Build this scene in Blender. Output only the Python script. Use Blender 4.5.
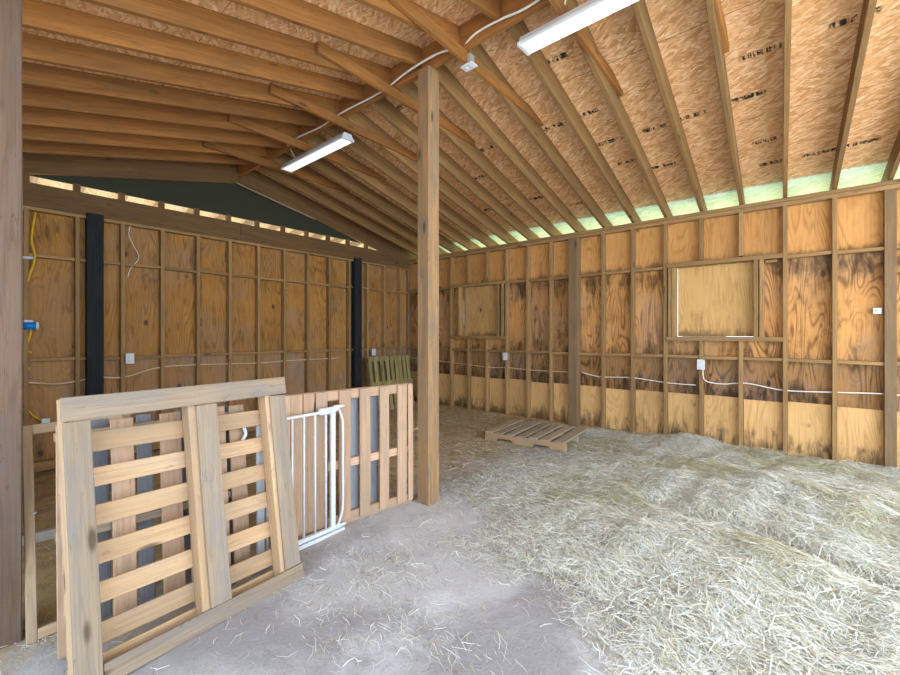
import bpy, bmesh, math, random
import numpy as np
from mathutils import Vector, Matrix
random.seed(7); rng = np.random.default_rng(11)
S = bpy.context.scene
for o in list(bpy.data.objects): bpy.data.objects.remove(o)
COL = S.collection
PI = math.pi

# ------------------------------------------------------------------ camera
cam = bpy.data.cameras.new('camera'); cob = bpy.data.objects.new('camera', cam); COL.objects.link(cob)
cam.sensor_width = 36.0; cam.lens = 418.8/900*36.0; cam.clip_start = .05
cam.shift_y = (333.75-337.5)/900.0
cob.location = (6.272, -6.018, 1.371); cob.rotation_euler = (PI/2, 0, math.radians(40.53))
S.camera = cob

# ------------------------------------------------------------------ world, sun, exposure
W = bpy.data.worlds.new('sky'); S.world = W; W.use_nodes = True
bg = W.node_tree.nodes['Background']
bg.inputs[0].default_value = (.66, .83, 1.0, 1); bg.inputs[1].default_value = 2.0
sun = bpy.data.lights.new('sun', 'SUN'); sun.energy = 8.5; sun.angle = math.radians(1); sun.color = (1, .94, .84)
so = bpy.data.objects.new('sun', sun); COL.objects.link(so)
so.rotation_euler = Vector((.25, -1, -1.15)).to_track_quat('-Z', 'Y').to_euler(); so.location = (0, 6, 9)
def daylight(name, loc, aim, sx, sy, power, col):
    l = bpy.data.lights.new(name, 'AREA'); l.shape = 'RECTANGLE'; l.size = sx; l.size_y = sy; l.energy = power; l.color = col
    o = bpy.data.objects.new(name, l); COL.objects.link(o); o.location = loc
    o.rotation_euler = (Vector(aim)-Vector(loc)).to_track_quat('-Z', 'Y').to_euler()
# daylight through the two open sides of the barn (behind and right of the camera)
daylight('daylight_front', (5.9, -7.6, 1.9), (5.2, -2.0, .6), 3.8, 2.4, 42, (.74, .87, 1))
daylight('daylight_side', (8.9, -3.6, 1.7), (4.0, -3.0, .9), 5.2, 2.4, 140, (.80, .90, 1))
S.view_settings.view_transform = 'Standard'; S.view_settings.look = 'None'
S.view_settings.gamma = 1; S.view_settings.use_curve_mapping = False
S.view_settings.exposure = 0.55

# ------------------------------------------------------------------ material helpers
class N:
    def __init__(s, name):
        s.m = bpy.data.materials.new(name); s.m.use_nodes = True; s.t = s.m.node_tree; s.t.nodes.clear()
        s.out = s.n('ShaderNodeOutputMaterial'); s.b = s.n('ShaderNodeBsdfPrincipled'); s.l(s.b.outputs[0], s.out.inputs[0])
        s.b.inputs['Roughness'].default_value = .8
        s.b.inputs['Specular IOR Level'].default_value = .25
    def n(s, ty, **k):
        x = s.t.nodes.new(ty)
        for a, v in k.items(): setattr(x, a, v)
        return x
    def l(s, a, b): s.t.links.new(a, b)
    def put(s, sock, v):
        if hasattr(v, 'is_output') or isinstance(v, bpy.types.NodeSocket): s.l(v, sock)
        elif isinstance(v, (tuple, list)) and len(v) == 3 and len(sock.default_value) == 4: sock.default_value = (*v, 1)
        else: sock.default_value = v
    def math(s, op, a, b=0, c=None, clamp=False):
        x = s.n('ShaderNodeMath', operation=op, use_clamp=clamp); s.put(x.inputs[0], a); s.put(x.inputs[1], b)
        if c is not None: s.put(x.inputs[2], c)
        return x.outputs[0]
    def vmul(s, v, k):
        x = s.n('ShaderNodeVectorMath', operation='MULTIPLY'); s.l(v, x.inputs[0]); x.inputs[1].default_value = k; return x.outputs[0]
    def coords(s, rand=True):
        tc = s.n('ShaderNodeTexCoord').outputs['Object']
        if not rand: return tc
        oi = s.n('ShaderNodeObjectInfo').outputs['Random']
        cx = s.n('ShaderNodeCombineXYZ')
        for i, k in enumerate((37.1, 53.7, 71.3)): s.l(s.math('MULTIPLY', oi, k), cx.inputs[i])
        a = s.n('ShaderNodeVectorMath', operation='ADD'); s.l(tc, a.inputs[0]); s.l(cx.outputs[0], a.inputs[1]); s.rnd = oi
        return a.outputs[0]
    def noise(s, v, sc=1, det=2, rough=.5, dist=0):
        x = s.n('ShaderNodeTexNoise'); s.l(v, x.inputs['Vector']); x.inputs['Scale'].default_value = sc
        x.inputs['Detail'].default_value = det; x.inputs['Roughness'].default_value = rough; x.inputs['Distortion'].default_value = dist
        return x.outputs['Fac']
    def ramp(s, f, stops):
        x = s.n('ShaderNodeValToRGB'); r = x.color_ramp
        while len(r.elements) < len(stops): r.elements.new(.5)
        for e, (p, c) in zip(r.elements, stops):
            e.position = p; e.color = (c, c, c, 1) if not isinstance(c, (tuple, list)) else (*c, 1)
        s.l(f, x.inputs[0]); return x.outputs[0]
    def step(s, f, a, b):
        x = s.n('ShaderNodeMapRange', interpolation_type='SMOOTHSTEP'); s.l(f, x.inputs[0]); x.inputs[1].default_value = a; x.inputs[2].default_value = b
        return x.outputs[0]
    def mix(s, f, a, b, mode='MIX'):
        x = s.n('ShaderNodeMix', data_type='RGBA', blend_type=mode); s.put(x.inputs[0], f); s.put(x.inputs[6], a); s.put(x.inputs[7], b); return x.outputs[2]
    def bump(s, h, st=.3, d=.01):
        x = s.n('ShaderNodeBump'); x.inputs['Strength'].default_value = st; x.inputs['Distance'].default_value = d
        s.l(h, x.inputs['Height']); s.l(x.outputs[0], s.b.inputs['Normal'])
    def done(s, col, rough=None):
        s.put(s.b.inputs['Base Color'], col)
        if rough is not None: s.put(s.b.inputs['Roughness'], rough)
        return s.m

def timber(name, light, dark, grey=(.30, .28, .26), greyamt=.3, knots=True, var=.35):
    """sawn timber, grain along local X"""
    m = N(name); P = m.coords()
    ring = m.noise(m.vmul(P, (.5, 12, 12)), 1, 2, .5, .25)
    saw = m.math('PINGPONG', m.math('MULTIPLY', ring, 8), .5)
    fib = m.noise(m.vmul(P, (3.5, 120, 120)), 1, 3, .65)
    mid = tuple(.62*l+.38*d for l, d in zip(light, dark))
    c = m.mix(m.step(m.noise(m.vmul(P, (1.1, 14, 14)), 1, 3, .6), .35, .65), mid, light)
    c = m.mix(m.math('MULTIPLY', m.math('SUBTRACT', 1, m.step(saw, .02, .22)), .38), c, dark)
    c = m.mix(m.math('MULTIPLY', m.step(fib, .42, .72), .42), c, dark)
    st = m.step(m.noise(m.vmul(P, (1.6, 7, 7)), 1.5, 5, .72), .42, .70)
    c = m.mix(m.math('MULTIPLY', st, greyamt), c, grey)
    sp = m.step(m.noise(m.vmul(P, (9, 30, 30)), 1, 4, .75), .60, .72)
    c = m.mix(m.math('MULTIPLY', sp, .45), c, tuple(.45*x for x in dark))
    if knots:
        v = m.n('ShaderNodeTexVoronoi'); m.l(m.vmul(P, (1.9, 6.5, 6.5)), v.inputs['Vector']); v.inputs['Scale'].default_value = 1
        kn = m.math('MULTIPLY', m.math('SUBTRACT', 1, m.step(v.outputs['Distance'], .05, .14)), .75)
        c = m.mix(kn, c, (.055, .03, .016))
    k = m.math('ADD', m.math('MULTIPLY', m.math('FRACT', m.math('MULTIPLY', m.rnd, 7.13)), var), 1-var*.5)
    cc = m.n('ShaderNodeCombineColor')
    for i in range(3): m.l(k, cc.inputs[i])
    c = m.mix(1, c, cc.outputs[0], 'MULTIPLY')
    m.bump(m.math('ADD', fib, saw), .25, .004)
    return m.done(c, .78)

def plywood(name, light, dark, line=.6, mould=0.0, zones=(), grey=0.0, var=.2, streak=(.035, .024, .016)):
    """rotary-cut plywood in world coordinates, grain vertical; mould grows where water ran (zones = (z0,z1,strength))"""
    m = N(name); P = m.coords(); raw = m.n('ShaderNodeNewGeometry').outputs['Position']
    n1 = m.noise(m.vmul(P, (2.9, 2.9, .50)), 1, 2.2, .5, .35)
    rg = m.math('PINGPONG', m.math('MULTIPLY', n1, 24), .5)
    ln = m.math('MULTIPLY', m.math('SUBTRACT', 1, m.step(rg, .0, .30)), m.step(m.noise(P, 2.6, 3, .6), .34, .62))
    fib = m.noise(m.vmul(P, (75, 75, 2.2)), 1, 2, .6)
    big = m.noise(m.vmul(P, (3, 3, 1.3)), 1, 5, .68)
    c = m.mix(m.step(big, .35, .68), light, tuple(.78*l+.22*d for l, d in zip(light, dark)))
    c = m.mix(m.math('MULTIPLY', ln, line), c, dark)
    c = m.mix(m.math('MULTIPLY', m.step(fib, .42, .75), .35), c, dark)
    if grey: c = m.mix(m.math('MULTIPLY', m.step(m.noise(P, 1.1, 3, .6), .42, .64), grey), c, (.30, .235, .20))
    v = m.n('ShaderNodeTexVoronoi'); m.l(m.vmul(P, (3.4, 3.4, 2.2)), v.inputs['Vector'])
    v.inputs['Scale'].default_value = 1
    c = m.mix(m.math('MULTIPLY', m.math('SUBTRACT', 1, m.step(v.outputs['Distance'], .05, .11)), .8), c, (.05, .025, .012))
    if mould:
        z = m.n('ShaderNodeSeparateXYZ'); m.l(raw, z.inputs[0]); zz = z.outputs[2]
        a = m.noise(m.vmul(P, (9, 9, 2.4)), 1, 5, .7, .9)
        b = m.noise(P, 2.4, 4, .65)
        amt = None
        for z0, z1, s_ in zones:
            mr = m.n('ShaderNodeMapRange', interpolation_type='SMOOTHSTEP'); m.l(zz, mr.inputs[0])
            mr.inputs[1].default_value = z0; mr.inputs[2].default_value = z1; mr.inputs[3].default_value = s_; mr.inputs[4].default_value = 0
            amt = mr.outputs[0] if amt is None else m.math('MAXIMUM', amt, mr.outputs[0]) if z0 < z1 else m.math('MAXIMUM', amt, mr.outputs[0])
        f = m.math('ADD', m.math('MULTIPLY', a, .62), m.math('MULTIPLY', b, .38))
        f = m.math('ADD', f, m.math('MULTIPLY', amt, .30))
        f = m.math('MULTIPLY', m.step(f, .56, .76), mould)
        c = m.mix(f, c, streak)
    k = m.math('ADD', m.math('MULTIPLY', m.math('FRACT', m.math('MULTIPLY', m.rnd, 9.7)), var), 1-var*.5)
    cc = m.n('ShaderNodeCombineColor')
    for i in range(3): m.l(k, cc.inputs[i])
    c = m.mix(1, c, cc.outputs[0], 'MULTIPLY')
    m.bump(m.math('ADD', fib, rg), .15, .003)
    return m.done(c, .72)

def osb(name, cols, seams=True):
    """oriented strand board: overlapping flakes, long axis roughly along X"""
    m = N(name); P = m.coords(False)
    wob = m.n('ShaderNodeTexNoise'); m.l(P, wob.inputs['Vector']); wob.inputs['Scale'].default_value = 9; wob.inputs['Detail'].default_value = 2
    wv = m.n('ShaderNodeVectorMath', operation='MULTIPLY_ADD'); m.l(wob.outputs['Color'], wv.inputs[0]); wv.inputs[1].default_value = (.022, .018, .018); m.l(P, wv.inputs[2])
    base = None
    for i, (ang, sx, sy) in enumerate(((.2, 13, 58), (-.35, 15, 66), (.6, 13, 52))):
        mp = m.n('ShaderNodeMapping'); m.l(wv.outputs[0], mp.inputs['Vector'])
        mp.inputs['Rotation'].default_value = (0, 0, ang); mp.inputs['Location'].default_value = (i*3.3, i*7.7, 0); mp.inputs['Scale'].default_value = (1, 1, 0)
        vv = m.n('ShaderNodeTexVoronoi'); m.l(m.vmul(mp.outputs[0], (sx, sy, 1)), vv.inputs['Vector']); vv.inputs['Scale'].default_value = 1
        sp = m.n('ShaderNodeSeparateColor'); m.l(vv.outputs['Color'], sp.inputs[0])
        col = m.ramp(sp.outputs[0], [(0, cols[0]), (.35, cols[1]), (.7, cols[2]), (1, cols[3])])
        d = vv.outputs['Distance']
        col = m.mix(m.math('MULTIPLY', m.step(d, .45, .85), .45), col, cols[0])
        if base is None: base = col; h = sp.outputs[1]
        else:
            pick = m.step(sp.outputs[2], .52, .56)
            base = m.mix(pick, base, col); h = m.math('ADD', h, m.math('MULTIPLY', pick, sp.outputs[1]))
    blot = m.step(m.noise(P, 2.2, 4, .65), .58, .75)
    base = m.mix(m.math('MULTIPLY', blot, .35), base, cols[0])
    if seams:
        sx = m.n('ShaderNodeSeparateXYZ'); m.l(P, sx.inputs[0])
        e = m.math('ABSOLUTE', m.math('SUBTRACT', m.math('FRACT', m.math('DIVIDE', m.math('ADD', sx.outputs[1], 20.17), 1.22)), .5))
        base = m.mix(m.math('MULTIPLY', m.math('LESS_THAN', e, .0022), .75), base, (.05, .03, .02))
    m.bump(h, .35, .004)
    return m.done(base, .7)

def plain(name, col, rough=.5, metal=0.0, emit=None):
    m = N(name); P = m.coords()
    v = m.noise(P, 24, 3, .6)
    c = m.mix(m.math('MULTIPLY', m.step(v, .5, .78), .35), col, tuple(x*.62 for x in col))
    m.b.inputs['Metallic'].default_value = metal
    if emit: m.b.inputs['Emission Color'].default_value = (*emit[:3], 1); m.b.inputs['Emission Strength'].default_value = emit[3]
    return m.done(c, rough)

M = {}
M['stud'] = timber('stud_wood', (.41, .245, .10), (.22, .125, .05), (.20, .15, .095), .5)
M['rafter'] = timber('rafter_wood', (.37, .155, .042), (.18, .073, .02), (.15, .095, .045), .45)
M['rafter_r'] = timber('rafter_wood_weathered', (.33, .185, .07), (.16, .085, .032), (.17, .115, .065), .5)
M['header'] = timber('header_wood', (.22, .12, .045), (.115, .06, .024), (.11, .085, .06), .4)
M['post'] = timber('post_wood', (.45, .265, .125), (.23, .13, .06), (.21, .175, .14), .75)
M['front_post'] = timber('front_post_wood', (.20, .125, .085), (.10, .06, .04), (.17, .135, .12), .5)
M['wallpost'] = timber('wall_post_wood', (.30, .19, .095), (.16, .10, .05), (.17, .135, .10), .45)
M['black'] = timber('blackened_wood', (.022, .026, .03), (.010, .012, .014), (.040, .045, .05), .4, knots=False)
M['pal'] = timber('pallet_wood', (.58, .385, .22), (.37, .23, .125), (.36, .285, .22), .5)
M['palgrey'] = timber('pallet_wood_grey', (.36, .27, .185), (.20, .15, .11), (.23, .21, .195), .8)
M['palblue'] = timber('pallet_board_blue', (.30, .31, .34), (.18, .185, .21), (.25, .275, .32), .6)
M['palgreen'] = timber('pallet_wood_greenish', (.42, .33, .14), (.22, .16, .06), (.18, .17, .08), .5)
M['palpink'] = timber('pallet_wood_pale', (.60, .39, .25), (.39, .24, .15), (.36, .29, .235), .5)
M['palfloor'] = timber('pallet_wood_dusty', (.45, .36, .25), (.28, .21, .14), (.33, .29, .24), .6)
M['lath'] = timber('frame_wood', (.56, .40, .25), (.38, .26, .155), (.38, .31, .25), .35)
M['chalk'] = timber('bleached_board', (.62, .58, .52), (.42, .38, .33), (.45, .43, .40), .5)
M['ply_top'] = plywood('plywood_upper', (.67, .345, .115), (.33, .14, .042), .55, .65, ((2.22, 2.36, .8),), streak=(.09, .05, .022))
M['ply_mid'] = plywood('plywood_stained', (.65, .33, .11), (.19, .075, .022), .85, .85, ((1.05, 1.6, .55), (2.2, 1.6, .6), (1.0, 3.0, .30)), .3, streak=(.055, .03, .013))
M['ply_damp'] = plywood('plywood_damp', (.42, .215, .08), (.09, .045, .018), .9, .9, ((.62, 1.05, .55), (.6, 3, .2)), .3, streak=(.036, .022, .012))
M['ply_low'] = plywood('plywood_kickboard', (.74, .455, .19), (.42, .215, .08), .5, .85, ((-.05, .40, .72),), var=.2, streak=(.06, .038, .02))
M['ply_left'] = plywood('plywood_left_wall', (.50, .235, .055), (.17, .07, .018), .65, .7, ((.1, .7, .4), (2.2, 1.7, .25), (1, 3, .15)), .25, streak=(.06, .034, .016))
M['ply_left_low'] = plywood('plywood_left_wall_weathered', (.44, .23, .085), (.17, .08, .03), .55, .6, ((.1, .7, .4),), .55, streak=(.06, .036, .02))
M['ply_win'] = plywood('plywood_window_board', (.64, .39, .15), (.38, .20, .07), .5, .6, ((1.33, 1.5, .7), (1, 3, .2)))
M['eave_glow_panel'] = osb('osb_eave_glow', ((.56, .66, .52), (.74, .82, .70), (.82, .86, .78), (.90, .92, .86)), False)  # greenish daylight glow under the eave, put into the board colour
M['gable'] = plain('dark_gable_board', (.045, .047, .030), .9)
M['osb'] = osb('osb_deck', ((.55, .27, .11), (.76, .43, .205), (.86, .53, .285), (.93, .67, .42)))
M['osb_out'] = osb('osb_lean_to', ((.70, .54, .30), (.82, .68, .42), (.88, .76, .50), (.90, .82, .60)), False)
M['white'] = plain('white_paint_metal', (.66, .68, .72), .35)
M['white_cord'] = plain('white_cable', (.78, .75, .68), .5)
M['tan_cord'] = plain('tan_cable', (.66, .52, .33), .6)
M['yellow'] = plain('yellow_cable', (.72, .42, .03), .5)
M['blue'] = plain('blue_plastic', (.01, .22, .62), .35)
M['steel'] = plain('galvanised_steel', (.62, .63, .62), .4, .6)
M['led'] = plain('led_diffuser', (.9, .92, .95), .3, 0, (1, 1, 1, .5))
M['darkhole'] = plain('dark_slot', (.04, .04, .04), .6)

def ground_mat():
    m = N('dusty_floor'); P = m.coords(False)
    sx = m.n('ShaderNodeSeparateXYZ'); m.l(P, sx.inputs[0])
    a = m.noise(P, .9, 5, .6, .4); b = m.noise(P, 7, 5, .7); g = m.noise(P, 60, 3, .7)
    c = m.mix(m.step(a, .38, .62), (.31, .30, .315), (.50, .495, .515))
    c = m.mix(m.math('MULTIPLY', m.step(b, .5, .72), .5), c, (.29, .275, .28))
    c = m.mix(m.math('MULTIPLY', m.step(m.noise(P, 1.6, 4, .6), .56, .72), .55), c, (.66, .67, .70))
    c = m.mix(m.math('MULTIPLY', m.step(g, .48, .75), .3), c, (.22, .20, .18))
    # the back of the stalls and the left bay are bare brown soil
    e = m.math('ADD', sx.outputs[0], m.math('MULTIPLY', a, 1.2))
    br = m.math('SUBTRACT', 1, m.step(e, 3.6, 4.5))
    c = m.mix(m.math('MULTIPLY', br, .85), c, m.mix(m.step(b, .4, .65), (.52, .38, .16), (.34, .24, .11)))
    m.bump(m.math('ADD', b, m.math('MULTIPLY', g, .4)), .5, .02)
    return m.done(c, .9)
M['floor'] = ground_mat()
def hay_mat(name, dim=1.0):
    m = N(name)
    at = m.n('ShaderNodeVertexColor'); at.layer_name = 'tint'
    m.b.inputs['Roughness'].default_value = .6
    return m.done(at.outputs[0])
M['straw'] = hay_mat('loose_straw')
def mat_hay():
    m = N('matted_hay'); P = m.coords(False)
    a = m.noise(m.vmul(P, (14, 60, 40)), 1, 4, .7, 1.5); b = m.noise(m.vmul(P, (60, 16, 40)), 1, 4, .7, 1.5); g = m.noise(P, 1.6, 4, .6)
    f = m.math('MAXIMUM', a, b)
    c = m.mix(m.step(f, .45, .68), (.34, .33, .26), (.76, .77, .71))
    c = m.mix(m.math('MULTIPLY', m.step(g, .45, .65), .4), c, (.48, .49, .38))
    m.bump(f, .8, .02)
    return m.done(c, .9)
M['mat_hay'] = mat_hay()
def grass_mat():
    m = N('lawn'); P = m.coords(False)
    c = m.mix(m.noise(P, 3, 4, .6), (.36, .54, .34), (.48, .66, .44))
    return m.done(c, .9)
M['lawn'] = grass_mat()
def yard_mat():
    m = N('dirt_yard'); P = m.coords(False)
    return m.done(m.mix(m.noise(P, 2, 4, .6), (.52, .48, .42), (.62, .58, .52)), .9)
M['yard'] = yard_mat()
def stamp_mat():
    """worn ink: short dark bars with gaps, the rest lets the board show"""
    m = N('smudged_ink'); P = m.coords()
    bars = m.noise(m.vmul(P, (55, 5, 1)), 1, 1, .4); worn = m.noise(P, 26, 4, .7)
    tc = m.n('ShaderNodeTexCoord').outputs['Object']; s = m.n('ShaderNodeSeparateXYZ'); m.l(tc, s.inputs[0])
    ex = m.math('SUBTRACT', 1, m.step(m.math('ABSOLUTE', s.outputs[0]), .10, .15)); ey = m.math('SUBTRACT', 1, m.step(m.math('ABSOLUTE', s.outputs[1]), .02, .034))
    f = m.math('MULTIPLY', m.math('MULTIPLY', m.step(bars, .42, .52), m.step(worn, .38, .58)), m.math('MULTIPLY', ex, ey))
    tr = m.n('ShaderNodeBsdfTransparent'); mx = m.n('ShaderNodeMixShader')
    m.l(m.math('MULTIPLY', f, .8), mx.inputs[0]); m.l(tr.outputs[0], mx.inputs[1]); m.l(m.b.outputs[0], mx.inputs[2]); m.l(mx.outputs[0], m.out.inputs[0])
    return m.done((.05, .045, .04))
M['ink'] = stamp_mat()

# ------------------------------------------------------------------ object helpers
def link(name, me, mat, parent=None):
    o = bpy.data.objects.new(name, me); COL.objects.link(o)
    if mat: me.materials.append(mat)
    if parent: o.parent = parent
    return o
def tag(o, label=None, cat=None, group=None, kind=None):
    if label: o['label'] = label
    if cat: o['category'] = cat
    if group: o['group'] = group
    if kind: o['kind'] = kind
    return o
def empty(name, loc=(0, 0, 0), rot=(0, 0, 0)):
    o = bpy.data.objects.new(name, None); COL.objects.link(o); o.location = loc; o.rotation_euler = rot; o.empty_display_size = .1
    return o
def finish(bm, name, mat, parent=None, smooth=False):
    bmesh.ops.recalc_face_normals(bm, faces=bm.faces)
    me = bpy.data.meshes.new(name); bm.to_mesh(me); bm.free()
    if smooth:
        for p in me.polygons: p.use_smooth = True
    return link(name, me, mat, parent)
def bx(bm, x0, x1, y0, y1, z0, z1, bev=0.0):
    r = bmesh.ops.create_cube(bm, size=1.0)
    for v in r['verts']:
        v.co = Vector((x0 if v.co.x < 0 else x1, y0 if v.co.y < 0 else y1, z0 if v.co.z < 0 else z1))
    if bev:
        es = list({e for v in r['verts'] for e in v.link_edges})
        bmesh.ops.bevel(bm, geom=es, offset=bev, segments=1, affect='EDGES', clamp_overlap=True)
def box(name, x0, x1, y0, y1, z0, z1, mat, parent=None, bev=.002):
    bm = bmesh.new(); bx(bm, x0, x1, y0, y1, z0, z1, bev); return finish(bm, name, mat, parent)
def beam(name, p0, p1, w, h, mat, parent=None, up=None, bev=.003, bow=0.0, cut=None):
    """timber from p0 to p1 (centre line); w across, h along 'up'; mesh is local with the grain on X"""
    p0, p1 = Vector(p0), Vector(p1); d = p1-p0; L = d.length; ex = d.normalized()
    if up is None: up = Vector((0, 0, 1)) if abs(ex.z) < .9 else Vector((1, 0, 0))
    ez = (Vector(up)-ex*ex.dot(Vector(up))).normalized(); ey = ez.cross(ex)
    bm = bmesh.new(); bx(bm, 0, L, -w/2, w/2, -h/2, h/2, bev)
    if L > .8:
        for i in range(1, 6):
            bmesh.ops.bisect_plane(bm, geom=bm.verts[:]+bm.edges[:]+bm.faces[:], plane_co=(L*i/6, 0, 0), plane_no=(1, 0, 0))
        ph = random.uniform(0, 6); a = bow if bow else .0025
        for v in bm.verts:
            t = v.co.x/L
            v.co.y += a*math.sin(PI*t)*math.sin(ph); v.co.z += a*math.sin(PI*t)*math.cos(ph)
            v.co.y += random.uniform(-1, 1)*.0008
    if cut:   # splay the far end
        for v in bm.verts:
            if v.co.x > L-.01 and v.co.z < 0: v.co.x -= cut
    o = finish(bm, name, mat, parent)
    o.matrix_local = Matrix(((ex.x, ey.x, ez.x, p0.x), (ex.y, ey.y, ez.y, p0.y), (ex.z, ey.z, ez.z, p0.z), (0, 0, 0, 1)))
    return o
def tube_bm(bm, pts, r, seg=8, sub=6):
    pts = [Vector(p) for p in pts]; P = []
    for i in range(len(pts)-1):       # Catmull-Rom
        a = pts[max(i-1, 0)]; b = pts[i]; c = pts[i+1]; d = pts[min(i+2, len(pts)-1)]
        for k in range(sub):
            t = k/sub
            P.append(.5*((2*b)+(c-a)*t+(2*a-5*b+4*c-d)*t*t+(3*b-a-3*c+d)*t**3))
    P.append(pts[-1]); rings = []
    for i, p in enumerate(P):
        t = (P[min(i+1, len(P)-1)]-P[max(i-1, 0)]).normalized()
        u = t.orthogonal() if i == 0 else (pu-t*pu.dot(t)); u = u.normalized(); pu = u; w = t.cross(u)
        rings.append([bm.verts.new(p+r*(math.cos(2*PI*k/seg)*u+math.sin(2*PI*k/seg)*w)) for k in range(seg)])
    for a, b in zip(rings, rings[1:]):
        for k in range(seg): bm.faces.new((a[k], a[(k+1) % seg], b[(k+1) % seg], b[k]))
    bm.faces.new(rings[0][::-1]); bm.faces.new(rings[-1])
def tube(name, pts, r, mat, parent=None, seg=8, sub=6):
    bm = bmesh.new(); tube_bm(bm, pts, r, seg, sub); return finish(bm, name, mat, parent, True)
def slab(name, poly, axis, a, b, mat, parent=None):
    """flat polygon (2D) extruded along an axis: axis 'X' -> poly in (y,z)"""
    bm = bmesh.new(); f = []
    for t in (a, b): f.append([bm.verts.new((t, p[0], p[1]) if axis == 'X' else (p[0], t, p[1]) if axis == 'Y' else (p[0], p[1], t)) for p in poly])
    bm.faces.new(f[0]); bm.faces.new(f[1][::-1]); n = len(poly)
    for i in range(n): bm.faces.new((f[0][i], f[0][(i+1) % n], f[1][(i+1) % n], f[1][i]))
    return finish(bm, name, mat, parent)
ORD = ['first', 'second', 'third', 'fourth', 'fifth', 'sixth', 'seventh', 'eighth', 'ninth', 'tenth', 'eleventh', 'twelfth', 'thirteenth', 'fourteenth', 'fifteenth', 'sixteenth', 'seventeenth', 'eighteenth', 'nineteenth', 'twentieth']
def zf(x, y): return .022*y

# ------------------------------------------------------------------ setting: ground, floor, roof, walls
SP = .4064; X0 = 4.045; XE = 8.1; YF = -6.80
RY = -3.40; MS = .228; ML = .262; Z0 = 2.885   # ridge line, roof slopes, rafter underside at the back wall
def zr(y): return Z0-MS*y if y > RY else 3.69+ML*(y-RY)
def sk(y): return -.0385*y                  # the rafters run a couple of degrees off square
RDL = .15
RD = .19                                    # rafter depth measured plumb

g = box('ground_lawn', -14, 22, .12, 26, -.35, -.10, M['lawn'], bev=0); tag(g, kind='structure')
g = box('ground_yard', -14, 22, -26, .12, -.40, -.21, M['yard'], bev=0); tag(g, kind='structure')

def hay_h(x, y):
    """height of the hay over the floor"""
    def ss(a, b, t): t = np.clip((t-a)/(b-a), 0, 1); return t*t*(3-2*t)
    s = y+3.25+.42*(x-4.2)
    core = ss(-.25, .7, s)*ss(4.1, 5.3, x)
    m1 = .085*np.exp(-(((x-6.0)/.95)**2))*np.exp(-((y+2.95)/.36)**2)        # near roll
    m2 = .12*np.exp(-(((x-6.2)/1.1)**2+((y+1.55)/.55)**2))        # heap towards the wall
    m3 = .08*np.exp(-(((x-5.15)/.32)**2+((y+.12)/.25)**2))
    cr = -.09*np.exp(-((y+2.38+.30*(x-5.6)+.06*np.sin(x*6))/.085)**2)*ss(4.9, 5.5, x)
    lump = .018*(np.sin(x*7.3+y*3.1)*np.sin(y*6.7-x*2.3)+.6*np.sin(x*15+y*9)*np.sin(y*13-x*6))
    return core*(.035+m1+m2+m3+cr+lump)
def density(x, y):
    def ss(a, b, t): t = np.clip((t-a)/(b-a), 0, 1); return t*t*(3-2*t)
    nz = .5+.25*(np.sin(x*2.1+y*3.3+1)+np.sin(x*4.7-y*2.9))+.18*np.sin(x*9.1+y*7.7)*np.sin(y*11-x*5)
    s = y+3.45+.42*(x-4.2)+.5*(nz-.5)
    core = ss(-.45, .45, s)*ss(3.3, 4.9, x+.6*(nz-.5))
    back = .16*ss(-3.6, -2.2, y+.5*(nz-.5))*ss(.5, 3.0, x)
    strip = .30*np.exp(-((y+2.95+.15*(x-3.4))/.32)**2)*ss(3.4, 4.2, x)*(.4+nz)
    cl = np.exp(-(((x-4.35)/.35)**2+((y+3.75)/.22)**2))+.8*np.exp(-(((x-4.9)/.22)**2+((y+4.55)/.14)**2))+.8*np.exp(-(((x-4.55)/.2)**2+((y+4.8)/.16)**2))+.7*np.exp(-(((x-4.15)/.3)**2+((y+4.25)/.18)**2))
    spots = (.07*np.clip(nz-.55, 0, 1)*4+.30*cl*(.3+nz))*ss(3.5, 4.0, x)
    left = .05*np.clip(nz-.4, 0, 1)*2*(x < 3.6)
    return np.clip(np.maximum.reduce([core, back, strip*.6, spots*.55+.015, left]), 0, 1)

def heightfield(name, xs, ys, zfun, mat, keep=None):
    X, Y = np.meshgrid(xs, ys); Z = zfun(X, Y); nx, ny = len(xs), len(ys)
    v = np.stack([X, Y, Z], -1).reshape(-1, 3)
    i = np.arange(nx*ny).reshape(ny, nx)
    f = np.stack([i[:-1, :-1], i[:-1, 1:], i[1:, 1:], i[1:, :-1]], -1).reshape(-1, 4)
    if keep is not None:
        k = keep(X, Y).reshape(-1); f = f[k[f].all(1)]
    me = bpy.data.meshes.new(name); me.from_pydata(v.tolist(), [], f.tolist()); me.update()
    for p in me.polygons: p.use_smooth = True
    return link(name, me, mat)
def floor_z(x, y):
    b = .006*np.sin(x*3.1+y*1.7)*np.sin(y*2.9-x*.8)+.003*np.sin(x*11+y*5)*np.sin(y*9-x*4)
    return .022*y+b
fl = heightfield('floor', np.linspace(-.02, XE, 150), np.linspace(-7.6, .03, 150), floor_z, M['floor'])
tag(fl, 'pale dusty dirt floor of the barn', 'floor', kind='structure')

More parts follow.
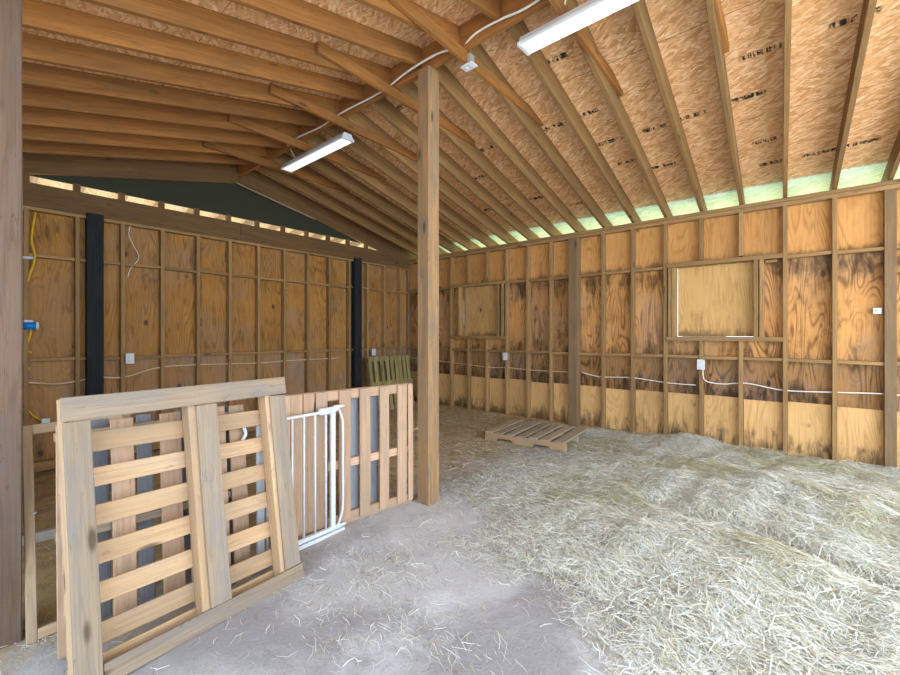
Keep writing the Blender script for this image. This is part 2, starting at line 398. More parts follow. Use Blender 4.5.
# roof deck, one slab per slope
def deck(name, ya, yb, xa, xb, RD=.19):
    poly = [(y, zr(y+e)+RD+t) for y, e, t in ((ya, 1e-6, 0), (yb, -1e-6, 0), (yb, -1e-6, .03), (ya, 1e-6, .03))]
    return slab(name, poly, 'X', xa, xb, M['osb'])
cr_ = deck('ceiling_right', RY, .48, -.25, XE+.3); tag(cr_, 'strand-board roof deck over the right slope', 'ceiling', kind='structure')
cl_ = deck('ceiling_left', -7.2, RY-.001, -.25, XE+.3, RDL); tag(cl_, 'strand-board roof deck over the left slope', 'ceiling', kind='structure')
for (x, y) in [(6.51, -2.03), (5.99, -2.02), (5.88, -1.57), (5.97, -.87), (6.01, -.45), (6.36, -.45), (6.65, -.47), (5.13, -1.52), (5.42, -1.54), (5.02, -.86), (4.66, -1.52), (4.62, -2.74), (4.23, -2.0), (4.62, -2.02), (4.72, -1.1), (3.42, -.81), (3.84, -.45), (2.62, -.81), (3.42, -2.02), (3.02, -1.57), (3.0, -3.0)]:
    s = box('ink_stamp', -.16, .16, -.035, .035, -.0004, .0004, M['ink'], cr_, 0)
    s.location = (x, y, zr(y)+RD-.0012); s.rotation_euler = (-math.atan(MS), 0, 0)

# ---- back wall (under the eave, right side of the photo)
wr = empty('wall_right'); tag(wr, 'long framed plywood wall under the eave, right of the corner', 'wall', kind='structure')
F0, F1 = -.07, .02                       # stud room face / sheathing face
ZT, ZU, ZL = 2.884, 2.225, 1.078
beam('top_plate', (-.05, -.025, ZT-.022), (XE, -.025, ZT-.022), .09, .042, M['stud'], wr)
beam('top_plate', (-.05, -.027, ZT-.066), (XE, -.027, ZT-.066), .088, .042, M['stud'], wr)
beam('bottom_plate', (-.05, -.02, .0), (XE, -.02, .0), .08, .04, M['stud'], wr)
wins = [(4.985, 5.79), (1.44, 2.235)]; WZ = (1.335, 2.215)
def cutbay(x): return any(a-.02 < x < b+.02 for a, b in wins)
studs = [X0+SP*i for i in range(-9, 10)]
for i, x in zip(range(-9, 10), studs):
    if i == -1: continue
    if cutbay(x):
        beam('stud', (x, -.025, ZU+.06), (x, -.025, ZT-.087), .09, .04, M['stud'], wr, up=(1, 0, 0))
        beam('stud', (x, -.025, -.02), (x, -.025, 1.285), .09, .04, M['stud'], wr, up=(1, 0, 0))
    else:
        w = .085 if i == 7 else .04
        beam('stud', (x, -.025 if i != 7 else -.035, -.02), (x, -.025, ZT-.087), .09, w, M['stud'] if i != 7 else M['wallpost'], wr, up=(1, 0, 0))
beam('stud', (.0, -.02, -.02), (.0, -.02, ZT-.087), .06, .08, M['wallpost'], wr, up=(1, 0, 0))
edges = [0.0]+studs
for a, b in zip(edges, edges[1:]):
    mid = (a+b)/2
    inwin = any(a < wb and b > wa for wa, wb in wins)
    if not inwin or 0:
        beam('blocking', (a+.021, -.02, ZU+random.uniform(-.008, .008)), (b-.021, -.02, ZU+random.uniform(-.008, .008)), .08, .036, M['stud'], wr)
    beam('blocking', (a+.021, -.02, ZL+random.uniform(-.008, .008)), (b-.021, -.02, ZL+random.uniform(-.008, .008)), .08, .036, M['stud'], wr)
# sheathing: sheets three bays wide, with the window openings left out
def sheet(name, x0, x1, z0, z1, mat, y=F1, t=.012):
    segs = [(x0, x1, z0, z1)]
    for wa, wb in wins:
        out = []
        for (a, b, c, d) in segs:
            if b <= wa or a >= wb or d <= WZ[0] or c >= WZ[1]: out.append((a, b, c, d)); continue
            if a < wa: out.append((a, wa, c, d))
            if b > wb: out.append((wb, b, c, d))
            if c < WZ[0]: out.append((max(a, wa), min(b, wb), c, WZ[0]))
            if d > WZ[1]: out.append((max(a, wa), min(b, wb), WZ[1], d))
        segs = out
    bm = bmesh.new()
    for (a, b, c, d) in segs: bx(bm, a, b, y, y+t, c, d)
    return finish(bm, name, mat, wr)
xs_ = [-.08]+[X0+SP*i for i in range(-9, 10, 2)]+[XE]
xs_ = sorted(set(round(v, 3) for v in xs_))
for a, b in zip(xs_, xs_[1:]):
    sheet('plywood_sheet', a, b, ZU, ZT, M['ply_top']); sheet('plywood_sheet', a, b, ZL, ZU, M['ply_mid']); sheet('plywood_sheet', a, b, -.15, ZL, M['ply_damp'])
for k, (a, b) in enumerate(zip(edges, edges[1:])):
    h = .60+random.uniform(-.012, .012)
    box('kick_panel', a+.022, b-.022, F1-.014, F1-.001, -.1, h, M['ply_low'], wr)
# boarded openings
def window(n, xa, xb, jl, jr):
    w = empty(f'window_{n}'); tag(w, f'plywood-boarded window opening in the back wall, number {n}', 'window', kind='structure')
    xl = max(s for s in studs if s < xa-.02); xr = min(s for s in studs if s > xb+.02)
    beam('header', (xl+.02, -.03, WZ[1]+.032), (xr-.02, -.03, WZ[1]+.028), .10, .05, M['stud'], w)
    beam('sill', (xl+.02, -.035, WZ[0]-.028), (xr-.02, -.035, WZ[0]-.026), .11, .05, M['stud'], w)
    for x in jl+jr: beam('jamb', (x, -.03, WZ[0]-.002), (x, -.03, WZ[1]+.004), .10, .042, M['stud'], w, up=(1, 0, 0))
    return w
w1 = window(1, *wins[0], [4.915, 4.962], [5.815, 5.868])
w2 = window(2, *wins[1], [1.40], [2.262, 2.345])
w1['label'] = 'larger boarded window opening with a slit of light on its left edge'; w2['label'] = 'smaller boarded window opening near the far corner'
pb = box('plywood_board', 4.988, 5.83, .034, .046, 1.339, 2.235, M['ply_win'], w1); pb.rotation_euler = (0, 0, 0)
box('plywood_board', 1.50, 2.24, .034, .046, 1.325, 2.22, M['ply_win'], w2)
beam('stop_batten', (1.475, .03, WZ[0]), (1.475, .03, WZ[1]), .05, .035, M['stud'], w2, up=(1, 0, 0))
beam('sill_strip', (5.05, -.015, WZ[0]+.008), (5.52, -.015, WZ[0]+.008), .04, .014, M['stud'], w1)
beam('glass_bead', (6.04-.03, -.02, ZU-.03), (5.90, -.02, ZU-.03), .06, .03, M['stud'], wr).name = 'blocking'

# ---- left wall (gable end)
wl = empty('wall_left'); tag(wl, 'framed plywood gable wall on the left, under a dark gable board', 'wall', kind='structure')
ls = [-5.164+SP*i for i in range(-4, 13)]
for y in ls:
    beam('stud', (.025, y, -.16), (.025, y, 2.70), .09, .04, M['stud'], wl, up=(0, 1, 0))
beam('top_plate', (.025, YF, 2.69), (.025, -.03, 2.69), .09, .036, M['stud'], wl)
beam('bottom_plate', (.03, YF, -.06), (.03, -.03, .03), .09, .10, M['stud'], wl)
le = [YF]+ls+[-.06]
for a, b in zip(le, le[1:]):
    if b-a < .1: continue
    for z in (2.205, 1.088):
        beam('blocking', (.02, a+.021, z+random.uniform(-.008, .008)), (.02, b-.021, z+random.uniform(-.008, .008)), .08, .034, M['stud'], wl)
ys_ = [YF]+[-5.164+SP*i for i in range(-3, 13, 3)]+[0.02]
for a, b in zip(ys_, ys_[1:]):
    box('plywood_sheet', -.032, -.02, a, b, -.2, 1.088, M['ply_left_low'], wl); box('plywood_sheet', -.032, -.02, a, b, 1.088, 2.72, M['ply_left'], wl)
for y in ls:
    beam('cripple', (.0, y, 2.955), (.0, y, 3.06), .06, .06, M['header'], wl, up=(0, 1, 0))
gp = [(YF, 3.056), (-.30, 3.056)] if False else None
yl = RY-(3.69+RDL-3.056)/ML; yr_ = (Z0+RD-3.056)/MS
slab('gable_board', [(max(yl, -6.9), 3.056), (yr_, 3.056), (RY, 3.69+RDL)], 'X', -.04, -.022, M['gable'], wl)
hd = beam('header_beam', (.055, YF, 2.835), (.055, -3.4, 2.835), .05, .25, M['header']); tag(hd, 'wide brown header beam along the top of the left wall, left length', 'beam')
hd = beam('header_beam', (.055, -3.396, 2.832), (.055, -.05, 2.815), .05, .25, M['header']); tag(hd, 'wide brown header beam along the top of the left wall, length reaching the corner', 'beam')
gl = beam('batten', (.055, -3.45, 3.53), (.055, -2.2, 3.27), .02, .02, M['palgrey']); tag(gl, 'thin pale batten along the bottom of the gable board', 'batten')

# ---- lean-to roof seen through the gap above the left header
lt = slab('ceiling_lean_to', [(-.06, 3.30), (-1.0, 3.07), (-1.0, 3.10), (-.06, 3.33)], 'Y', -8.2, .4, M['osb_out']); tag(lt, kind='structure')
for i in range(-4, 13):
    y = -5.164+SP*i+.10
    r = beam('lean_to_rafter', (-.06, y, 3.225), (-1.0, y, 3.0), .04, .14, M['lath'], lt)

# ---- hidden front wall of the left bay, behind the picture's left edge
fw = box('wall_front', -.03, 3.2, YF-.03, YF, -.2, 2.95, M['ply_left']); tag(fw, kind='structure')

# ------------------------------------------------------------------ roof timbers
rb = beam('ridge_board', (-.02, RY, 3.755), (XE, RY, 3.755), .04, .25, M['rafter']); tag(rb, 'long ridge board running under the peak of the roof', 'beam')
def rafter_r(i):
    x = X0+SP*i
    return beam('rafter', (x+sk(.42), .42, zr(.42)+RD/2), (x+sk(RY), RY+.022, zr(RY+.022)+RD/2), .04, RD*.97, M['rafter_r'], up=(0, 0, 1))
def rafter_l(i):
    x = X0+SP*i-.045
    return beam('rafter', (x+sk(-7.1), -7.1, zr(-7.1)+RDL/2), (x+sk(RY), RY-.022, zr(RY-.022)+RDL/2), .04, RDL*.97, M['rafter'], up=(0, 0, 1))
GD = .30
for ya, yb, side, RD_ in ((.42, RY+.022, 'right', RD), (-7.1, RY-.022, 'left', RDL-.005)):
    o = beam('gable_rafter', (.02, ya, zr(ya)+RD_-GD/2+(.15 if side == 'left' else 0)), (.02, yb, zr(yb)+RD_-GD/2), .045, GD*.97, M['header']); tag(o, f'deep brown rafter against the dark gable board on the {side} roof slope', 'rafter')
sf = slab('eave_glow_panel', [(-.045, zr(-.045)+RD-.002), (.48, zr(.48)+RD-.002), (.48, zr(.48)+RD-.012), (-.045, zr(-.045)+RD-.012)], 'X', -.2, XE+.25, M['eave_glow_panel']); tag(sf, 'added panel under the eave overhang, coloured as the greenish daylight glow', kind='structure')  # added under the deck overhang; its pale green colour stands in for grass-lit glow
n = 0
for i in range(-9, 9):
    o = rafter_r(i); tag(o, f'sloping rafter on the right roof slope, {ORD[n]} from the far corner', 'rafter', 'rafters of the right roof slope'); n += 1
n = 0
for i in range(-9, 4):
    o = rafter_l(i); tag(o, f'sloping rafter on the left roof slope, {ORD[n]} from the gable wall', 'rafter', 'rafters of the left roof slope'); n += 1
for n, i in enumerate(range(-8, 5, 2)):
    x = X0+SP*i
    ya, yb = -4.2+random.uniform(-.04, .04), -2.12+random.uniform(-.06, .06)
    o = beam('collar_tie', (x-.002+sk(ya), ya, 3.588), (x+.041+sk(yb), yb, 3.575), .038, .09, M['rafter'], cut=.02)
    tag(o, f'short level collar tie under the ridge, {ORD[n]} from the gable wall', 'collar tie', 'collar ties under the ridge')

# ------------------------------------------------------------------ posts
p = beam('support_post', (3.79, RY, -.16), (3.79, RY, 3.63), .135, .135, M['post'], up=(1, 0, 0), bev=.006); tag(p, 'tall square wooden post standing alone under the ridge', 'post')
p = beam('front_post', (3.28, -5.893, -.2), (3.28, -5.893, 3.035), .145, .145, M['front_post'], up=(1, 0, 0), bev=.006); tag(p, 'weathered brown post at the left edge, nearest the camera', 'post')
p = beam('wall_post', (3.62, -.05, -.03), (3.62, -.05, ZT-.09), .13, .14, M['wallpost'], up=(1, 0, 0), bev=.004); tag(p, 'thick brown post set in the back wall between the studs', 'post')
for y, l in ((-5.02, 'blackened post on the left wall, the one above the leaning pallet'), (-1.356, 'blackened post on the left wall, the one nearer the corner')):
    p = beam('black_post', (.07, y, -.17), (.07, y, 2.735), .10, .15, M['black'], up=(0, 1, 0), bev=.004); tag(p, l, 'post', 'blackened posts of the left wall')

# ------------------------------------------------------------------ pallets
def nails(bm, pts, y): pass
# 1. big pallet leaning in the foreground: local x = length, z = up, y = towards the back
def leaning_pallet():
    L, H = 1.066, 1.23
    r = empty('leaning_pallet', (3.99, -5.190, -.115), (-math.radians(9.3), 0, math.radians(90+5.0)))
    tag(r, 'large wooden pallet leaning upright in the foreground, with level slats', 'pallet')
    a = -L/2
    beam('deck_board', (a, .010, H-.055), (L/2, .010, H-.052), .018, .105, M['palgrey'], r)
    beam('deck_board', (a+.10, .010, .046), (L/2+.005, .010, .046), .018, .088, M['palgrey'], r)
    for x, w, z0, z1 in ((a+.05, .094, .004, H-.11), (.055, .105, .092, H-.11), (L/2-.062, .10, .094, H-.112)):
        beam('upright_board', (x, .011, z0), (x, .010, z1), .018, w, M['palgrey'], r, up=(1, 0, 0))
    for x in (a+.025, -.012, L/2-.115):
        beam('stringer', (x, .062, .01), (x, .062, H-.005), .082, .038, M['pal'], r, up=(1, 0, 0))
    for k in range(6):
        z = 1.012-.168*k+random.uniform(-.005, .005)
        h = .090+random.uniform(-.006, .006)
        beam('slat', (a+.005, .112, z+.012), (L/2-.002, .112, z-.012+random.uniform(-.006, .006)), .016, h, M['pal'], r)
    beam('slat', (a+.005, .112, .05), (L/2-.002, .112, .045), .016, .09, M['pal'], r)
    return r
leaning_pallet()
# 2. pallet behind it with upright slats
def slat_pallet(name, loc, rot, L, H, front, back, mats, slw, label, rails=(.05, .5, .94), railh=.09):
    r = empty(name, loc, rot); tag(r, label, 'pallet')
    for x, w in front:
        beam('slat', (x, .009, random.uniform(.0, .012)), (x+random.uniform(-.004, .004), .009, H-random.uniform(0, .008)), .016, w, M[mats[0]], r, up=(1, 0, 0))
    for t in rails:
        beam('stringer', (-L/2, .060, H*t), (L/2, .060, H*t), .084, .038 if railh is None else railh*.45, M[mats[1]], r)
    for x, w in back:
        beam('back_slat', (x, .112, .003), (x, .112, H-.003), .016, w, M[mats[2]], r, up=(1, 0, 0))
    return r
fr = [(-.39+.0, .09)]+[(x, .093) for x in (-.205, .035, .165, .29, .385)]
slat_pallet('standing_pallet', (3.695, -5.30, -.12), (-math.radians(6.0), 0, math.radians(90-2)), .86, 1.065,
            [(-.385, .09), (-.18, .095), (.035, .10), (.165, .10), (.275, .085), (.385, .09)], [(-.26, .085), (-.065, .07), (.12, .07), (.33, .08)], ('palpink', 'palgrey', 'palblue'), .09,
            'wooden pallet with upright slats standing behind the leaning pallet')
# 3. pallet fence beside the post
d = Vector((3.690-3.530, -3.475+4.62, 0)); ang = math.atan2(d.y, d.x); c = Vector((3.610, -4.05, -.09))
Ys = [(-4.577, -4.50), (-4.49, -4.446), (-4.438, -4.358), (-4.352, -4.26), (-4.166, -4.066), (-3.99, -3.894), (-3.81, -3.716), (-3.638, -3.536), (-3.516, -3.44)]
fs = [((a+b)/2+4.05, b-a) for a, b in ((-4.60, -4.535), (-4.53, -4.445), (-4.437, -4.357), (-4.35, -4.262), (-4.166, -4.07), (-3.99, -3.897), (-3.81, -3.722), (-3.638, -3.545), (-3.525, -3.475))]
bsl = [((a+b)/2+4.05, b-a) for a, b in ((-4.58, -4.48), (-4.42, -4.32), (-4.06, -3.97), (-3.88, -3.79))]
def fence_pallet():
    r = empty('fence_pallet', c, (0, 0, ang)); tag(r, 'wooden pallet with upright slats standing as a fence beside the post', 'pallet')
    H = 1.035
    for x, w in fs: beam('slat', (x, .009, .035), (x+random.uniform(-.006, .006), .009, H-.004), .016, w, M['palpink'], r, up=(1, 0, 0))
    for z, h in ((H-.04, .075), (.47, .062), (.045, .085)): beam('stringer', (-.56, .040, z), (.575, .040, z+.004), .044, h, M['palpink'], r)
    for x, w in bsl: beam('back_slat', (x, .072, .02), (x, .072, H-.08), .016, w, M['palblue'], r, up=(1, 0, 0))
    return r
fence_pallet()
# 4. flat pallet on the floor
def flat_pallet():
    a = math.radians(6.5)
    r = empty('floor_pallet', (3.01, -1.48, -.036), (0, 0, a)); tag(r, 'wooden pallet lying flat on the floor near the back wall', 'pallet')
    L, Wd = 1.09, .93
    def notched(y, w, name):
        pts = [(0, 0), (.16, 0), (.17, .03), (.20, .042), (.36, .042), (.39, .03), (.40, 0), (.66, 0), (.67, .03), (.70, .042), (.86, .042), (.89, .03), (.90, 0), (L, 0), (L, .098), (0, .098)]
        return slab(name, pts, 'Y', y, y+w, M['pal'] if y < .1 else M['palfloor'], r)
    for y in (0, Wd/2-.02, Wd-.04): notched(y, .04, 'stringer')
    xs = [.055, .20, .36, .515, .67, .825, 1.005]; ws = [.115, .10, .10, .10, .11, .115, .135]
    for x, w in zip(xs, ws): beam('deck_board', (x, -.004, .107), (x+random.uniform(-.01, .01), Wd+.004, .107), .018 if 0 else w, .018, M['palfloor'], r)
    for x in (.06, .53, 1.0): beam('bottom_board', (x, 0, -.008), (x, Wd, -.008), .095, .016, M['palfloor'], r)
    return r
flat_pallet()
# 5. pallets leaning on the left wall by the corner
def back_pallet(x, y, yw, label):
    r = empty('wall_pallet', (x, y, -.03), (-math.radians(9), 0, math.radians(90))); tag(r, label, 'pallet', 'pallets leaning on the left wall')
    H = 1.0
    k = 0; t = -yw/2+.04
    while t < yw/2-.02:
        beam('slat', (t, .009, .0), (t+random.uniform(-.015, .015), .009, H-.005), .016, .078, M['palgreen'], r, up=(1, 0, 0)); t += random.choice((.105, .125, .15)); k += 1
    for z in (.05, .5, .955): beam('stringer', (-yw/2, .04, z), (yw/2, .04, z), .044, .085, M['palgreen'], r)
    return r
back_pallet(.46, -.76, 1.05, 'greenish wooden pallet leaning on the left wall by the corner, the front one')
back_pallet(.345, -.70, 1.05, 'greenish wooden pallet leaning on the left wall by the corner, half hidden behind another')
# 6. narrow frame beside the front post
def narrow_frame():
    r = empty('wooden_frame', (3.42, -5.81, -.128), (-math.radians(13.5), 0, math.radians(90))); tag(r, 'narrow pale wooden frame leaning between the front post and the pallets', 'frame')
    beam('stile', (.018, .02, .0), (.018, .02, 1.05), .03, .04, M['lath'], r, up=(1, 0, 0)); beam('stile', (.44, .02, .0), (.44, .02, 1.05), .03, .04, M['lath'], r, up=(1, 0, 0))
    beam('rail', (.039, .02, 1.025), (.42, .02, 1.035), .03, .05, M['lath'], r); beam('rail', (.039, .02, .03), (.42, .02, .03), .03, .05, M['lath'], r)
    tube('hinge_pin', [(.03, .0, .60), (.045, -.004, .605)], .006, M['steel'], r, 6, 2)
narrow_frame()
o = beam('loose_board', (2.02, -5.88, -.095), (2.20, -4.72, -.075), .035, .07, M['chalk']); tag(o, 'bleached board lying on the bare ground of the left bay', 'board')

# ------------------------------------------------------------------ white gate in front of the fence pallet
def gate():
    # local x along, z up, y to the back; leans slightly on the pallets
    r = empty('safety_gate', (3.638, -4.515, -.098), (-math.radians(0.0), 0, math.radians(90+2.0)))
    tag(r, 'white metal safety gate standing against the pallets', 'gate')
    x0, x1 = -.33, .335
    T = .905
    bm = bmesh.new(); tube_bm(bm, [(x0-.05, 0, T), (0, 0, T), (x1-.01, 0, T+.004)], .011, 8, 3); finish(bm, 'top_rail', M['white'], r, True)
    bm = bmesh.new(); bx(bm, -.27, x1+.0, -.014, .014, .035, .062, .003); finish(bm, 'bottom_rail', M['white'], r)
    box('threshold', x0-.03, x1+.03, -.018, .022, .0, .026, M['white'], r)
    for x in (-.230, -.142, -.055, .033, .121, .209):
        tube('bar', [(x, 0, .05), (x, 0, .5), (x, 0, T)], .0085, M['white'], r, 8, 1)
    box('latch_post', .25, .288, -.012, .014, .03, T+.005, M['white'], r, .004)
    box('hinge_post', x0+.033, x0+.08, -.012, .014, .02, T+.005, M['white'], r, .004)
    lt_ = box('latch_handle', .15, .295, -.022, .022, T-.018, T+.03, M['white'], r, .012)
    box('latch_button', .205, .255, -.026, .0, T-.002, T+.016, M['steel'], lt_, .003)
    tube('wall_arm', [(.285, 0, T+.018), (.315, 0, T+.012), (.345, 0, T-.05), (.358, 0, T-.13), (.358, 0, .5), (.358, 0, .20), (.335, 0, .10), (.31, 0, .05)], .0095, M['white'], r, 8, 4)
    tube('wall_arm', [(x0+.05, 0, T), (x0-.035, 0, T), (x0-.05, 0, T+.0), (x0-.035, 0, T-.05), (x0-.06, 0, T-.09)], .0105, M['white'], r, 8, 4)
    for x in (.345, ): 
        tube('pressure_foot', [(.275, 0, T+.026), (.37, 0, T+.026)], .012, M['white'], r, 10, 2)
        tube('pressure_foot', [(x1, 0, .045), (.385, 0, .045)], .012, M['white'], r, 10, 2)
gate()

# ------------------------------------------------------------------ lamps and electrics
def shop_light(x0, x1, y, z, label, cordpts):
    r = empty('shop_light', ((x0+x1)/2, y, z)); tag(r, label, 'light', 'shop lights under the ridge')
    L = (x1-x0)/2; w = .072
    bm = bmesh.new()
    prof = [(-w, .012), (w, .012), (w, .03), (.045, .082), (-.045, .082), (-w, .03)]
    v = [[bm.verts.new((s*L, a, b)) for a, b in prof] for s in (-1, 1)]
    bm.faces.new(v[0]); bm.faces.new(v[1][::-1])
    for i in range(6): bm.faces.new((v[0][i], v[0][(i+1) % 6], v[1][(i+1) % 6], v[1][i]))
    finish(bm, 'housing', M['white'], r)
    box('diffuser', -L+.018, L-.018, -w+.012, w-.012, 0, .014, M['led'], r, .004)
    for s in (-1, 1): box('end_cap', s*L-.012, s*L+.012, -w-.004, w+.004, .004, .034, M['white'], r, .003)
    tube('pigtail', cordpts, .006, M['white_cord'], r)
    lt = bpy.data.lights.new('tube_light', 'AREA'); lt.shape = 'RECTANGLE'; lt.size = 2*L-.1; lt.size_y = .1; lt.energy = 2.2; lt.color = (1, .97, .93)
    lo = bpy.data.objects.new('tube_light', lt); COL.objects.link(lo); lo.parent = r; lo.location = (0, 0, -.006)
    return r
shop_light(1.20, 2.50, -3.30, 3.452, 'long white strip light under the collar ties, the farther one', [(-.42, .0, .08), (-.44, -.03, .15), (-.40, -.1, .20)])
shop_light(4.68, 5.93, -3.32, 3.452, 'long white strip light under the collar ties, the nearer one', [(-.25, .0, .08), (-.3, -.02, .13), (-.22, -.1, .2)])

jb = empty('junction_box', (4.20, -3.36, 3.505)); tag(jb, 'small white outlet box hanging at the ridge near the post', 'outlet box')
box('box_body', -.035, .035, -.03, .03, .02, .10, M['steel'], jb, .004); fp = box('face_plate', -.06, .06, -.042, .042, .008, .02, M['white'], jb, .004)
for x in (-.025, .025): box('socket', x-.014, x+.014, -.017, .017, .004, .009, M['white'], fp, .002)
o = tube('power_cord', [(1.45, -3.40, 3.652), (1.50, -3.44, 3.668), (1.75, -3.445, 3.672), (2.2, -3.44, 3.648), (2.6, -3.445, 3.665), (3.2, -3.44, 3.65), (3.62, -3.485, 3.655), (3.95, -3.485, 3.66), (4.10, -3.44, 3.66)], .0085, M['white_cord']); tag(o, 'white power cord along the ridge from the farther strip light to the outlet box', 'cord')
o = tube('power_cord', [(4.20, -3.36, 3.60), (4.20, -3.41, 3.655), (4.32, -3.43, 3.69), (4.55, -3.445, 3.675), (4.8, -3.44, 3.655), (5.2, -3.445, 3.69), (5.6, -3.445, 3.68), (6.2, -3.445, 3.69)], .0085, M['white_cord']); tag(o, 'white power cord rising from the outlet box along the ridge towards the camera', 'cord')

def outlet(loc, axis, label, w=.042, h=.062):
    r = empty('outlet', loc, (0, 0, 0 if axis == 'Y' else math.radians(90))); tag(r, label, 'outlet')
    box('back_box', -w*.8, w*.8, .0, .05, -h*.85, h*.85, M['steel'], r, .003); pl = box('cover_plate', -w, w, -.008, .0, -h, h, M['white'], r, .003)
    for z in (-.024, .024):
        s = box('socket', -.016, .016, -.011, -.007, z-.015, z+.015, M['white'], pl, .002)
    return r
outlet((5.276, -.13, .994), 'Y', 'white outlet plate on the back wall below the larger boarded window')
outlet((2.44, -.13, .996), 'Y', 'white outlet plate on the back wall right of the smaller boarded window')
outlet((.13, -4.704, 1.075), 'X', 'white outlet plate on the left wall just right of the blackened post')
outlet((.13, -1.02, 1.03), 'X', 'white outlet plate on the left wall above the greenish pallets')
r = empty('switch_box', (6.80, -.04, 1.60)); tag(r, 'small white switch box on the back wall beside the frame edge', 'switch'); box('cover_plate', -.032, .032, -.01, .0, -.03, .03, M['white'], r, .003); box('toggle', -.008, .008, -.02, -.01, -.012, .012, M['steel'], r, .002); box('back_box', -.028, .028, .0, .058, -.026, .026, M['steel'], r, .002)

o = tube('wall_cable', [(.07, -.03, .88), (.55, -.03, .855), (.91, -.03, .845), (1.61, -.03, .81), (2.05, -.03, .785), (2.42, -.03, .80), (2.88, -.03, .785), (3.5, -.03, .79)], .007, M['tan_cord']); tag(o, 'pale cable strung through the back wall studs between the corner and the thick post', 'cable')
o = tube('wall_cable', [(3.72, -.03, .80), (4.0, -.03, .752), (4.43, -.03, .768), (4.88, -.03, .732), (5.2, -.03, .728)], .007, M['white_cord']); tag(o, 'pale cable strung through the back wall studs from the thick post to the window', 'cable')
o = tube('wall_cable', [(5.29, -.10, .93), (5.30, -.09, .82), (5.36, -.05, .775), (5.5, -.03, .765), (5.73, -.03, .79), (6.07, -.03, .738), (6.5, -.03, .755), (6.87, -.03, .77), (7.3, -.03, .74)], .007, M['white_cord']); tag(o, 'white cable hanging from the outlet below the larger window to the right', 'cable')
o = tube('wall_cable', [(.03, -5.57, .86), (.05, -5.3, .825), (.03, -5.0, .865), (.04, -4.75, .85), (.03, -4.4, .94), (.03, -4.0, .955), (.03, -3.2, .935), (.03, -2.7, .945), (.03, -1.7, .945)], .010, M['tan_cord']); tag(o, 'pale cable bundle strung through the left wall studs', 'cable')
o = tube('loose_wire', [(.06, -4.70, 2.80), (.05, -4.62, 2.88), (.07, -4.58, 2.86)][:2]+[(.06, -4.70, 2.60), (.07, -4.66, 2.45), (.06, -4.60, 2.30), (.05, -4.68, 2.16), (.06, -4.71, 2.05)], .004, M['white_cord'], None, 6); tag(o, 'thin loose white wire dangling on the left wall right of the blackened post', 'wire')
o = tube('yellow_cable', [(.05, -5.50, 2.66), (.06, -5.53, 2.36), (.07, -5.505, 2.17), (.06, -5.565, 1.88), (.06, -5.572, 1.55), (.06, -5.535, 1.40), (.06, -5.57, 1.22), (.06, -5.53, 1.17)], .011, M['yellow']); tag(o, 'thick yellow cable looping down the left wall behind the front post', 'cable')
o = tube('yellow_cable', [(.06, -5.545, 1.02), (.06, -5.575, .90), (.05, -5.585, .73), (.05, -5.572, .60), (.06, -5.50, .49), (.07, -5.44, .45)], .009, M['yellow']); tag(o, 'yellow cable curling low on the left wall behind the wooden frame', 'cable')
jb2 = empty('cable_box', (.06, -5.425, .44)); tag(jb2, 'small grey box low on the left wall at the end of the yellow cable', 'box'); box('box_body', -.08, .03, -.035, .035, -.03, .03, M['steel'], jb2, .004)
bc = empty('blue_connector', (.07, -5.54, 1.455)); tag(bc, 'blue plastic connector plugged on the left wall beside the front post', 'connector')
tube('plug_body', [(0, -.05, 0), (0, .04, 0)], .042, M['blue'], bc, 12, 2); tube('plug_collar', [(0, .04, 0), (0, .062, .0)], .046, M['white'], bc, 12, 2); box('plug_label', -.03, .05, -.05, .02, .035, .06, M['white'], bc, .006)
sb = empty('insulator_bracket', (.06, -5.555, 2.165)); tag(sb, 'short white bracket sticking out on the left wall high behind the front post', 'bracket')
tube('arm', [(0, -.07, 0), (0, .04, .004)], .016, M['white'], sb, 10, 2); box('mount', -.085, .01, -.085, -.055, -.03, .03, M['white'], sb, .004)

# ------------------------------------------------------------------ hay
hm = heightfield('hay_pile', np.linspace(3.9, XE, 190), np.linspace(-4.6, -.045, 190), lambda x, y: .022*y+hay_h(x, y)-.004, M['mat_hay'], lambda x, y: hay_h(x, y) > .014)
tag(hm, 'matted pile of pale hay spread along the back wall', 'hay', kind='stuff')

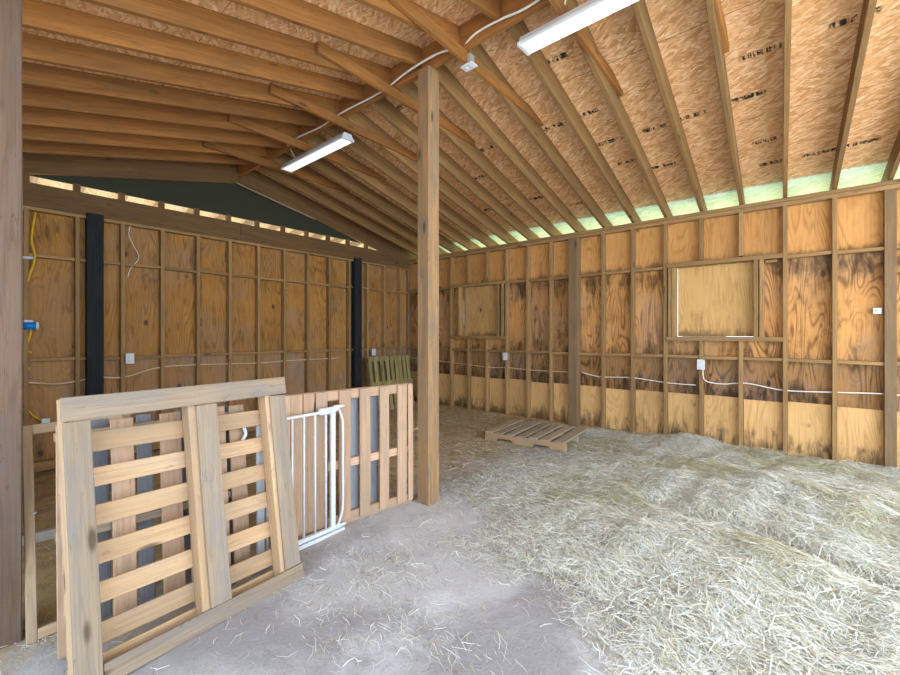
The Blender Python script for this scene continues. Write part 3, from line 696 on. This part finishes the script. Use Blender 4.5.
def straw(name, n, sampler, lmin, lmax, wmin, wmax, lift, cols, pw, tilt):
    x, y = sampler(n); n = len(x)
    L = rng.uniform(lmin, lmax, n)**1.0; w = rng.uniform(wmin, wmax, n); th = rng.uniform(0, 2*PI, n)
    # strands lie roughly combed across the floor
    comb = rng.random(n) < .45; th = np.where(comb, rng.normal(-.35, .45, n), th)
    dx, dy = np.cos(th), np.sin(th); px, py = -dy, dx
    bend = rng.normal(0, .16, n)*L; tl = np.clip(rng.normal(0, tilt, n), -2.5*tilt, 2.5*tilt)
    base = rng.uniform(.003, lift, n); V = np.zeros((n, 3, 2, 3)); roll = rng.uniform(-.7, .7, n)
    for k, t in enumerate((-.5, 0, .5)):
        cx = x+dx*L*t+px*bend*(t*t*4-.5); cy = y+dy*L*t+py*bend*(t*t*4-.5)
        cy = np.minimum(cy, -.06)
        cz = floor_z(cx, cy)+np.maximum(hay_h(cx, cy)-.004, 0)+base+np.maximum(tl*t*L, -base*.7)
        for s_ in (0, 1):
            q = (s_-.5)*w*(1 if k == 1 else .6)
            V[:, k, s_] = np.stack([cx+px*q, cy+py*q, cz+q*roll], -1)
    V = V.reshape(-1, 3); i0 = np.arange(n)*6
    F = np.stack([np.stack([i0, i0+1, i0+3, i0+2], -1), np.stack([i0+2, i0+3, i0+5, i0+4], -1)], 1).reshape(-1)
    me = bpy.data.meshes.new(name); me.vertices.add(len(V)); me.vertices.foreach_set('co', V.reshape(-1))
    me.loops.add(len(F)); me.loops.foreach_set('vertex_index', F.astype(np.int32)); nf = len(F)//4
    me.polygons.add(nf); me.polygons.foreach_set('loop_start', (np.arange(nf)*4).astype(np.int32)); me.update(calc_edges=True)
    ca = me.color_attributes.new('tint', 'FLOAT_COLOR', 'POINT'); cols = np.array(cols)
    ci = rng.choice(len(cols), n, p=pw); c = cols[ci]*rng.uniform(.75, 1.2, (n, 1))
    pt = np.sin(x*2.9+y*1.3)*np.sin(y*3.7-x*1.1)+.6*np.sin(x*6.1-y*4.3)*np.sin(y*7.9+x*2.2)+.5*(y > -1.6)   # greener, browner older patches
    old = (rng.random(n) < np.clip(pt-.15, 0, .7)*np.clip((y+3.3)/.6, 0, 1)); c = np.where(old[:, None], c*np.array([.76, .72, .54]), c); c = np.concatenate([np.clip(c, 0, 1), np.ones((n, 1))], 1)
    ca.data.foreach_set('color', np.repeat(c, 6, 0).reshape(-1).astype(np.float32))
    return link(name, me, M['straw'])
def sample(x0, x1, y0, y1, f):
    def g(n):
        xs, ys = [], []; tot = 0
        while tot < n:
            x = rng.uniform(x0, x1, 60000); y = rng.uniform(y0, y1, 60000); k = rng.random(60000) < f(x, y)
            xs.append(x[k]); ys.append(y[k]); tot += k.sum()
        return np.concatenate(xs)[:n], np.concatenate(ys)[:n]
    return g
HC = [(.84, .85, .78), (.72, .73, .64), (.70, .61, .42), (.50, .53, .42), (.27, .20, .11), (.94, .95, .92)]
s1 = straw('hay_strands', 150000, sample(3.2, 7.9, -4.6, -.06, lambda x, y: np.clip(density(x, y), 0, 1)**1.6*(x > 3.2)), .035, .15, .0014, .0034, .03, HC, [.28, .20, .12, .12, .08, .20], .16)
s1.parent = hm; s1['kind'] = 'stuff'
s2 = straw('scattered_straw', 26000, sample(.3, 7.6, -6.2, -.1, lambda x, y: density(x, y)*(density(x, y) < .5)), .02, .11, .0011, .0025, .012, HC, [.20, .20, .30, .10, .14, .06], .05)
tag(s2, 'loose straw scattered thinly over the dusty floor', 'straw', kind='stuff')
